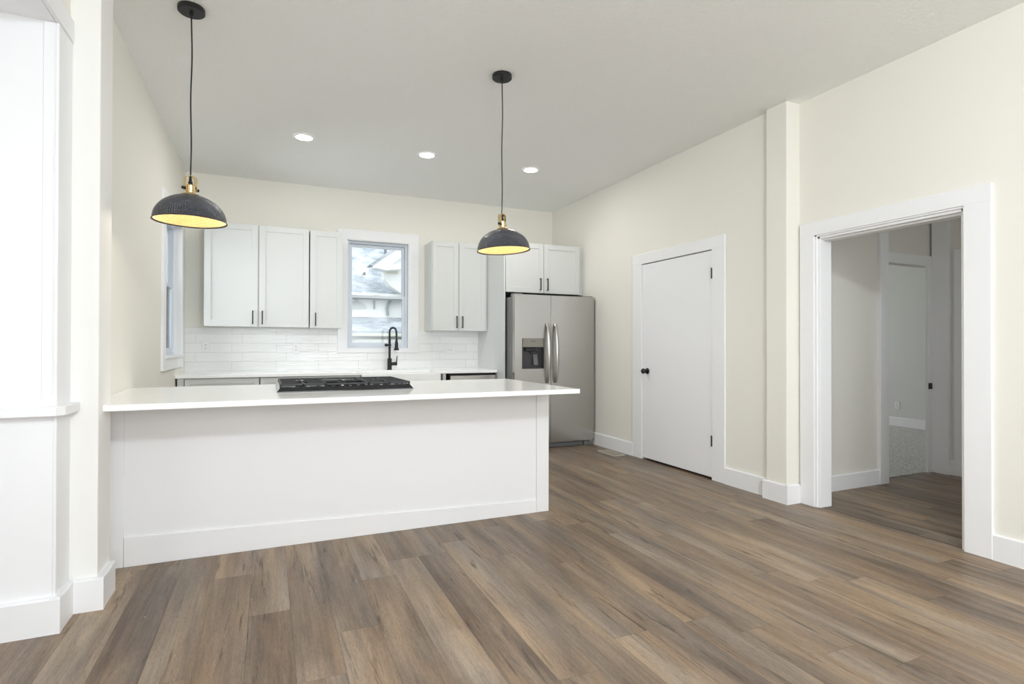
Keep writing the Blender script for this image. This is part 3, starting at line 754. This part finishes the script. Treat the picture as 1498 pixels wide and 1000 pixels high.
for i, gx in enumerate((-0.262, 0.0, 0.262)):
    bm = bmesh.new(); g = 0.129; z1 = 0.049; z0 = 0.037; b = 0.0065
    ya, yb = -D2+0.030, D2-0.030
    for x in (gx-g, gx+g): bx(bm, x-b, x+b, ya, yb, z0, z1, 0.002)
    for y in (ya+b, yb-b, 0.0): bx(bm, gx-g, gx+g, y-b, y+b, z0, z1, 0.002)
    for (cx, cy) in ([(gx, -0.16), (gx, 0.17)] if i != 1 else [(gx, 0.03)]):
        for a in (0, PI/2, PI, 3*PI/2):
            dx, dy = math.cos(a), math.sin(a)
            ex = g if abs(dx) > 0.5 else 0
            ey = (min(abs(yb-cy), 0.16) if dy > 0 else min(abs(cy-ya), 0.16)) if abs(dy) > 0.5 else 0
            p0 = (cx+dx*0.025, cy+dy*0.025); p1 = (cx+dx*ex, cy+dy*ey)
            bx(bm, min(p0[0], p1[0])-b*0.8*abs(dy), max(p0[0], p1[0])+b*0.8*abs(dy), min(p0[1], p1[1])-b*0.8*abs(dx), max(p0[1], p1[1])+b*0.8*abs(dx), z0, z1+0.001, 0.002)
    for x in (gx-g, gx+g):
        for y in (ya+b, yb-b): bx(bm, x-b, x+b, y-b, y+b, 0.012, z0+0.002, 0.002)
    mesh_obj('grate', bm, M['iron'], root)
for i in range(5):
    bm = bmesh.new(); lathe(bm, [(0, 0.012), (0.020, 0.012), (0.020, 0.016), (0.016, 0.019), (0.015, 0.034), (0, 0.035)], (-0.1+0.05*i, -0.235, 0), 18)
    mesh_obj('knob', bm, M['black'], root, True)

# ------------------------------------------------------------------ refrigerator
fx0, fx1, fy = 2.572, 3.628, 5.742
root = empty('refrigerator', ((fx0+fx1)/2, 6.2, 0), 'stainless side-by-side refrigerator with ice and water dispenser against the right wall', 'refrigerator')
off = Vector(root.location)
def fr(name, m, lst, parent=root, bev=0.003):
    o = boxes(name, M[m], lst, parent, bev); 
    if parent is root: o.location = -off
    return o
fr('cabinet_body', 'greybody', [(fx0+0.012, fx1-0.012, fy+0.075, YB-0.03, 0.05, 1.765)])
split = 3.035
ZT, ZB = 1.787, 0.062
# left door with dispenser recess, built as a frame around the recess
dx0, dx1, dz0, dz1, dzs = 2.664, 2.948, 0.932, 1.283, 1.180
bm = bmesh.new()
bx(bm, fx0, dx0, fy, fy+0.062, ZB, ZT, 0.0); bx(bm, dx1, split-0.002, fy, fy+0.062, ZB, ZT, 0.0)
bx(bm, dx0, dx1, fy, fy+0.062, ZB, dz0, 0.0); bx(bm, dx0, dx1, fy, fy+0.062, dz1, ZT, 0.0)
bmesh.ops.remove_doubles(bm, verts=bm.verts[:], dist=1e-5)
fr('split_shade', 'gap', [(split-0.0025, split+0.0025, fy+0.002, fy+0.074, ZB+0.01, ZT-0.01)], root, 0)  # dark strip set in the door split to stand for shade
ld = mesh_obj('freezer_door', bm, M['steel'], root); ld.location = -off
bm = bmesh.new(); bx(bm, split+0.002, fx1, fy, fy+0.062, ZB, ZT, 0.002)
rd = mesh_obj('fridge_door', bm, M['steel'], root); rd.location = -off
disp = fr('dispenser', 'darkgrey', [(dx0, dx1, fy+0.055, fy+0.062, dz0, dz1), (dx0, dx0+0.008, fy-0.002, fy+0.06, dz0, dz1), (dx1-0.008, dx1, fy-0.002, fy+0.06, dz0, dz1), (dx0, dx1, fy-0.002, fy+0.06, dz0, dz0+0.010)], root, 0)
fr('control_panel', 'panelgrey', [(dx0+0.006, dx1-0.006, fy-0.003, fy+0.05, dzs, dz1-0.002)], disp)
bm = bmesh.new(); bx(bm, dx0+0.05, dx1-0.10, fy+0.012, fy+0.05, dzs-0.045, dzs-0.005, 0.006); bx(bm, dx0+0.12, dx1-0.075, fy+0.02, fy+0.05, dzs-0.075, dzs-0.04, 0.004)
mesh_obj('nozzle', bm, M['darkplastic'], disp)
bm = bmesh.new(); b2 = bmesh.new(); bx(b2, -0.028, 0.028, -0.004, 0.004, -0.085, 0.085, 0.003)
merge(bm, b2, 0, Matrix.Translation((dx0+0.185, fy+0.035, dzs-0.125)) @ Matrix.Rotation(math.radians(-14), 4, 'X'))
mesh_obj('paddle', bm, M['greyplastic'], disp)
# maker's name, tiny, on the dispenser panel
tc = bpy.data.curves.new('name_text', 'FONT'); tc.body = 'FRIGIDAIRE'; tc.size = 0.013; tc.extrude = 0.0003; tc.align_x = 'CENTER'
to = bpy.data.objects.new('name_text', tc); col.objects.link(to)
dg = bpy.context.evaluated_depsgraph_get(); me = bpy.data.meshes.new_from_object(to.evaluated_get(dg))
bpy.data.objects.remove(to)
me.transform(Matrix.Translation(((dx0+dx1)/2, fy-0.0035, dz1-0.038)) @ Matrix.Rotation(PI/2, 4, 'X'))
me.materials.clear(); me.materials.append(M['gap'])
t = bpy.data.objects.new('lettering', me); col.objects.link(t); t.parent = disp
def fhandle(x, door):
    bm = bmesh.new(); pts = []; rr = []
    for i in range(25):
        s = i/24; z = 0.765 + (1.457-0.765)*s
        pts.append((x, fy - 0.012 - 0.055*math.sin(PI*s)**0.6, z))
    b2 = bmesh.new(); rings = []
    for i, (px, py, pz) in enumerate(pts):
        s = i/24; hw = 0.017 + 0.004*math.sin(PI*s); th = 0.011
        rings.append([b2.verts.new((px + hw*math.cos(a), py + th*math.sin(a), pz)) for a in [2*PI*k/12 for k in range(12)]])
    for A, B in zip(rings, rings[1:]):
        for k in range(12): b2.faces.new([A[k], A[(k+1) % 12], B[(k+1) % 12], B[k]])
    b2.faces.new(rings[0][::-1]); b2.faces.new(rings[-1]); merge(bm, b2)
    for z in (0.782, 1.440): bx(bm, x-0.012, x+0.012, fy-0.020, fy+0.001, z-0.014, z+0.014, 0.003)
    mesh_obj('handle', bm, M['handle_steel'], door, True)
fhandle(split-0.052, ld); fhandle(split+0.055, rd)
fr('hinge_cover', 'greybody', [(fx0+0.01, fx0+0.10, fy+0.02, fy+0.14, 1.766, 1.80)])
fr('hinge_cover', 'greybody', [(fx1-0.10, fx1-0.01, fy+0.02, fy+0.14, 1.766, 1.80)])
bm = bmesh.new(); bx(bm, fx0+0.02, fx1-0.14, fy+0.035, fy+0.05, 0.004, 0.052, 0.002)
for i in range(4): bx(bm, fx0+0.05, fx1-0.18, fy+0.030, fy+0.037, 0.010+0.010*i, 0.014+0.010*i)
g = mesh_obj('base_grille', bm, M['greyplastic'], root); g.location = -off
fr('foot', 'greybody', [(fx1-0.13, fx1-0.02, fy+0.02, fy+0.08, 0.0, 0.052)])
bm = bmesh.new(); lathe(bm, [(0, -0.008), (0.012, -0.008), (0.012, 0.0), (0, 0.0)], (fx1-0.045, fy+0.018, 0.050), 14, 'y'); g = mesh_obj('bolt', bm, M['handle_steel'], root, True); g.location = -off

# ------------------------------------------------------------------ pendant lamps
def pendant(loc, drop, label):
    root = empty('pendant_lamp', loc, label, 'pendant lamp', 'pendants over the peninsula')
    bm = bmesh.new(); lathe(bm, [(0, 0), (0.066, 0), (0.068, -0.004), (0.068, -0.024), (0.064, -0.028), (0, -0.028)], (0, 0, 0), 40)
    lathe(bm, [(0, -0.028), (0.009, -0.028), (0.009, -0.044), (0.004, -0.048), (0, -0.048)], (0, 0, 0), 16)
    mesh_obj('canopy', bm, M['black'], root, True)
    bm = bmesh.new(); n = 24; pts = []
    for i in range(n+1):
        s = i/n; w = math.sin(PI*s)
        pts.append((0.004*math.sin(2*PI*s*1.4)*w + 0.003*w, 0, -0.04 - (drop-0.03)*s))
    tube(bm, pts, 0.0038, 8); mesh_obj('cord', bm, M['black'], root, True)
    return root
HS = 0.143; RS = 0.181
def head(root, drop, tilt):
    """everything below the cord, hung at z=-drop (bracket top), local frame pivoting there"""
    piv = Matrix.Translation((0, 0, -drop)) @ Matrix.Rotation(tilt, 4, Vector((0.4, 1, 0)).normalized()) 
    def put(name, bm, m, parent=root, smooth=True, lab=None):
        bmesh.ops.transform(bm, matrix=piv, verts=bm.verts[:])
        o = mesh_obj(name, bm, m, parent, smooth)
        if lab: o['label'] = lab
        return o
    bm = bmesh.new(); w = 0.014
    # inverted U of flat brass bar
    outer = []
    for i in range(13):
        a = PI*i/12; outer.append((0.030*math.cos(a)*1.0, -0.014 + 0.014*math.sin(a)))
    prof = [(0.030, -0.085)] + outer + [(-0.030, -0.085), (-0.0265, -0.085)] + [(p[0]*0.883, p[1]-0.0035) for p in outer[::-1]] + [(0.0265, -0.085)]
    prism(bm, prof, 'y', -w, w)
    bmesh.ops.rotate(bm, verts=bm.verts[:], cent=(0, 0, 0), matrix=Matrix.Rotation(math.radians(35), 3, 'Z'))
    put('bracket', bm, M['brass'], smooth=False)
    bm = bmesh.new(); lathe(bm, [(0, -0.005), (0.006, -0.005), (0.008, -0.03), (0.011, -0.034), (0.011, -0.05), (0, -0.05)], (0, 0, 0), 16)
    put('strain_relief', bm, M['black'])
    bm = bmesh.new(); lathe(bm, [(0, -0.048), (0.018, -0.048), (0.0245, -0.054), (0.0245, -0.075), (0.027, -0.077), (0.027, -0.083), (0.0245, -0.085), (0.0245, -0.094), (0.030, -0.098), (0.048, -0.104), (0.050, -0.109), (0, -0.109)], (0, 0, 0), 32)
    put('socket_cap', bm, M['brass'])
    for s in (1, -1):
        bm = bmesh.new(); a = math.radians(35); c, sn = math.cos(a), math.sin(a)
        tube(bm, [(s*0.029*c, s*0.029*sn, -0.072), (s*0.045*c, s*0.045*sn, -0.072)], [0.0085, 0.0085], 14)
        put('thumb_screw', bm, M['black'])
    def shade_mesh(off, flip):
        bm = bmesh.new(); uvl = bm.loops.layers.uv.new('UVMap'); prof = []
        for i in range(17):
            a = PI/2*i/16
            prof.append(((RS-off)*math.sin(a), (HS-off)*math.cos(a)))
        prof = [p for p in prof if p[0] > 0.02]
        prof[-1] = (RS-off, 0.0)
        if not flip: prof += [(RS+0.004, -0.004), (RS+0.0045, -0.007), (RS+0.001, -0.008), (RS-0.003, -0.006)]
        seg = 72; rings = []
        zt = -0.105 - HS
        for r, h in [(0.0001, (HS-off))] + prof: rings.append([bm.verts.new((r*math.cos(2*PI*k/seg), r*math.sin(2*PI*k/seg), zt+h)) for k in range(seg)])
        for i, (A, B) in enumerate(zip(rings, rings[1:])):
            for k in range(seg):
                j = (k+1) % seg
                f = bm.faces.new([A[k], B[k], B[j], A[j]]); f.smooth = True
                us = [k/seg, k/seg, (k+1)/seg, (k+1)/seg]; vs = [i, i+1, i+1, i]
                for lp, u, v in zip(f.loops, us, vs): lp[uvl].uv = (u*2.6, v/17*0.62)
        return bm
    sh = put('shade', shade_mesh(0.0, False), M['shade']); sh['label'] = 'hammered graphite dome shade'
    put('shade_lining', shade_mesh(0.004, True), M['lining'], sh, lab='hammered gold inside of the shade')
    bm = bmesh.new(); lathe(bm, [(0, -0.110), (0.014, -0.112), (0.016, -0.135), (0.028, -0.155), (0.030, -0.172), (0.022, -0.190), (0, -0.197)], (0, 0, 0), 24)
    put('bulb', bm, M['bulb'], lab='glowing warm bulb')
    l = bpy.data.lights.new('bulb_light', 'POINT'); l.energy = 2.0; l.color = (1.0, 0.90, 0.74); l.shadow_soft_size = 0.03
    lo = bpy.data.objects.new('bulb_light', l); col.objects.link(lo); lo.parent = root
    lo.location = piv @ Vector((0, 0, -0.222))
r1 = pendant((-0.395, 3.52, CZ), 0.935, 'black and gold dome pendant lamp hanging over the left end of the peninsula')
head(r1, 0.935, math.radians(0))
r2 = pendant((1.476, 3.52, CZ), 0.962, 'black and gold dome pendant lamp hanging over the right end of the peninsula')
head(r2, 0.962, math.radians(-3))

# ------------------------------------------------------------------ recessed lights
def downlight(x, y, label, first=[None]):
    if first[0] is None:
        root = empty('recessed_light', (x, y, CZ), label, 'ceiling light', 'recessed kitchen ceiling lights')
        bm = bmesh.new(); lathe(bm, [(0.072, -0.001), (0.073, -0.006), (0.086, -0.005), (0.092, -0.001)], (0, 0, 0), 40)
        mesh_obj('trim_ring', bm, M['trim'], root, True)
        bm = bmesh.new(); lathe(bm, [(0, -0.004), (0.0725, -0.004), (0.0725, -0.0015), (0, -0.0015)], (0, 0, 0), 40)
        mesh_obj('lens', bm, M['lens'], root, False)
        l = bpy.data.lights.new('lamp', 'AREA'); l.shape = 'DISK'; l.size = 0.14; l.energy = 5.6; l.color = (1.0, 0.98, 0.94)
        lo = bpy.data.objects.new('lamp', l); col.objects.link(lo); lo.parent = root; lo.location = (0, 0, -0.008)
        first[0] = root; return root
    src = first[0]; r = src.copy(); col.objects.link(r); r.location = (x, y, CZ); r['label'] = label
    for ch in list(src.children):
        c = ch.copy(); col.objects.link(c); c.parent = r
    return r
downlight(0.292, 5.30, 'leftmost of the three round recessed lights in the kitchen ceiling')
downlight(1.424, 5.30, 'middle one of the three round recessed lights in the kitchen ceiling')
downlight(2.556, 5.30, 'rightmost of the three round recessed lights in the kitchen ceiling')

# ------------------------------------------------------------------ outlets
def outlet(mtx, label, gfci=False):
    bmp = bmesh.new(); bx(bmp, -0.037, 0.037, -0.006, 0.0, -0.058, 0.058, 0.003)
    bmesh.ops.transform(bmp, matrix=mtx, verts=bmp.verts[:])
    root = mesh_obj('wall_outlet', bmp, M['plastic']); thing(root, label, 'outlet', 'wall outlets')
    for dz in (0.02, -0.02):
        bm = bmesh.new(); lathe(bm, [(0, -0.0085), (0.015, -0.0085), (0.0165, -0.0055), (0, -0.0055)], (0, 0, dz), 20, 'y')
        bmesh.ops.transform(bm, matrix=mtx, verts=bm.verts[:]); f = mesh_obj('receptacle', bm, M['plastic'], root)
        bm = bmesh.new()
        bx(bm, -0.008, -0.005, -0.0092, -0.0080, dz-0.003, dz+0.008); bx(bm, 0.005, 0.008, -0.0092, -0.0080, dz-0.003, dz+0.007); bx(bm, -0.002, 0.002, -0.0092, -0.0080, dz-0.011, dz-0.006)
        bmesh.ops.transform(bm, matrix=mtx, verts=bm.verts[:]); mesh_obj('slots', bm, M['slot'], f)
T = Matrix.Translation
outlet(T((-0.616, YB-0.0085, 1.180)), 'white outlet on the tile backsplash nearest the left wall')
outlet(T((0.302, YB-0.0085, 1.162)), 'white outlet on the tile backsplash just left of the sink window')
outlet(T((2.155, YB-0.0085, 1.142)) @ Matrix.Rotation(PI/2, 4, 'Y'), 'white sideways outlet on the tile backsplash right of the faucet')
outlet(T((8.649, 5.26, 0.315)) @ Matrix.Rotation(-PI/2, 4, 'Z'), 'white outlet low on the far bedroom wall seen through the hall')

# ------------------------------------------------------------------ floor register
root = empty('floor_vent', (3.515, 5.21, 0), 'small brown metal floor vent near the baseboard beside the refrigerator', 'floor vent')
boxes('rim', M['ventrim'], [(-0.075, 0.075, -0.175, -0.160, 0.0008, 0.005), (-0.075, 0.075, 0.160, 0.175, 0.0008, 0.005), (-0.075, -0.063, -0.175, 0.175, 0.0008, 0.005), (0.063, 0.075, -0.175, 0.175, 0.0008, 0.005)], root, 0.001)
boxes('louvers', M['ventmetal'], [(-0.063, 0.063, -0.160 + 0.02*i, -0.160 + 0.02*i + 0.013, 0.0008, 0.004) for i in range(16)] + [(-0.063, 0.063, -0.16, 0.16, 0.0006, 0.0012)], root)

# ------------------------------------------------------------------ outside: neighbour house and ground
struct(boxes('ground', M['ground'], [(-30, 30, -30, 40, -0.75, -0.65)]))
house = empty('neighbour_house', (3.0, 14.0, -0.65), 'white neighbouring house with grey shingle roofs outside the sink window', 'house')
ho = Vector(house.location)
def hp(name, bm, m, parent=house):
    o = mesh_obj(name, bm, M[m], parent)
    if parent is house: o.location = -ho
    return o
bm = bmesh.new(); bx(bm, -2, 8, 13.1, 17.5, -0.65, 2.40); hp('wall', bm, 'siding')
bm = bmesh.new(); prism(bm, [(12.85, 2.36), (18.6, 5.85), (18.6, 5.70), (12.85, 2.24)], 'x', -2.2, 8.2); hp('roof', bm, 'shingle')
bm = bmesh.new(); bx(bm, -2.2, 8.2, 12.78, 12.86, 2.27, 2.385); hp('eave_board', bm, 'fascia')
bm = bmesh.new(); prism(bm, [(12.0, 1.505), (13.12, 1.86), (13.12, 1.80), (12.0, 1.455)], 'x', 1.60, 6.0); hp('porch_roof', bm, 'shingle')
bm = bmesh.new(); bx(bm, 1.60, 6.0, 11.97, 12.02, 1.395, 1.455); hp('porch_beam', bm, 'beige')
bm = bmesh.new(); bx(bm, 1.62, 6.0, 12.10, 12.20, -0.65, 1.33); hp('porch_wall', bm, 'siding')
bm = bmesh.new(); bx(bm, 1.45, 1.60, 11.95, 12.3, -0.65, 1.50); hp('porch_post', bm, 'fascia')
# gabled wing standing over the roof on the right
bm = bmesh.new(); prism(bm, [(2.40, 2.90), (2.43, 2.70), (2.55, 2.55), (2.86, 2.36), (6.0, 2.36), (6.0, 4.9), (4.4, 4.9), (2.40, 3.05)], 'y', 12.62, 12.95); hp('gable_wall', bm, 'siding')
bm = bmesh.new(); prism(bm, [(2.13, 2.975), (2.14, 2.905), (2.38, 2.875), (2.42, 2.93), (4.6, 4.60), (4.6, 4.86)], 'y', 12.45, 12.75); hp('rake_board', bm, 'fascia')
bm = bmesh.new(); prism(bm, [(2.05, 2.975), (2.12, 2.965), (4.6, 4.87), (4.6, 4.93), (2.09, 3.01)], 'y', 12.42, 12.85); hp('gable_roof', bm, 'shingle')
bm = bmesh.new(); prism(bm, [(2.14, 2.90), (2.40, 3.00), (2.82, 2.985), (2.82, 2.955), (2.74, 2.93), (2.72, 2.90), (2.38, 2.86)], 'y', 12.30, 12.63); hp('cornice_return', bm, 'fascia')
bm = bmesh.new(); bx(bm, 2.46, 2.72, 12.60, 12.625, 2.83, 2.90); hp('cornice_block', bm, 'beige')
bm = bmesh.new(); lathe(bm, [(0, -0.5), (0.034, -0.5), (0.034, 0.72), (0, 0.72)], (2.70, 14.0, 2.94), 16); hp('vent_pipe', bm, 'pipe')
bm = bmesh.new(); bx(bm, 2.25, 2.285, 13.04, 13.09, 2.04, 2.24); hp('conduit', bm, 'gutter')
bm = bmesh.new(); tube(bm, [(2.63, 12.98, 2.26), (2.57, 13.02, 2.14), (2.56, 13.05, 2.06), (2.575, 13.05, 1.90)], 0.036, 8); hp('downspout', bm, 'gutter')
dish = empty('satellite_dish', (2.03, 13.55, 2.845), 'round white satellite dish on the neighbouring roof', 'satellite dish')
bm = bmesh.new(); lathe(bm, [(0, 0.03), (0.08, 0.026), (0.155, 0.0), (0.155, -0.006), (0.08, 0.018), (0, 0.022)], (0, 0, 0), 32, 'y')
bmesh.ops.transform(bm, matrix=T((0, -0.14, 0.14)) @ Matrix.Rotation(math.radians(-12), 4, 'X'), verts=bm.verts[:]); mesh_obj('reflector', bm, M['fascia'], dish, True)
bm = bmesh.new(); tube(bm, [(0.0, -0.10, 0.12), (0.0, -0.04, 0.0), (0.0, 0.0, -0.012)], 0.016, 8); mesh_obj('mast', bm, M['fascia'], dish, True)
bm = bmesh.new(); tube(bm, [(0.0, -0.11, 0.02), (0.03, -0.34, 0.02)], 0.010, 6); bx(bm, 0.0, 0.06, -0.38, -0.32, -0.01, 0.06, 0.01); mesh_obj('arm', bm, M['gutter'], dish)
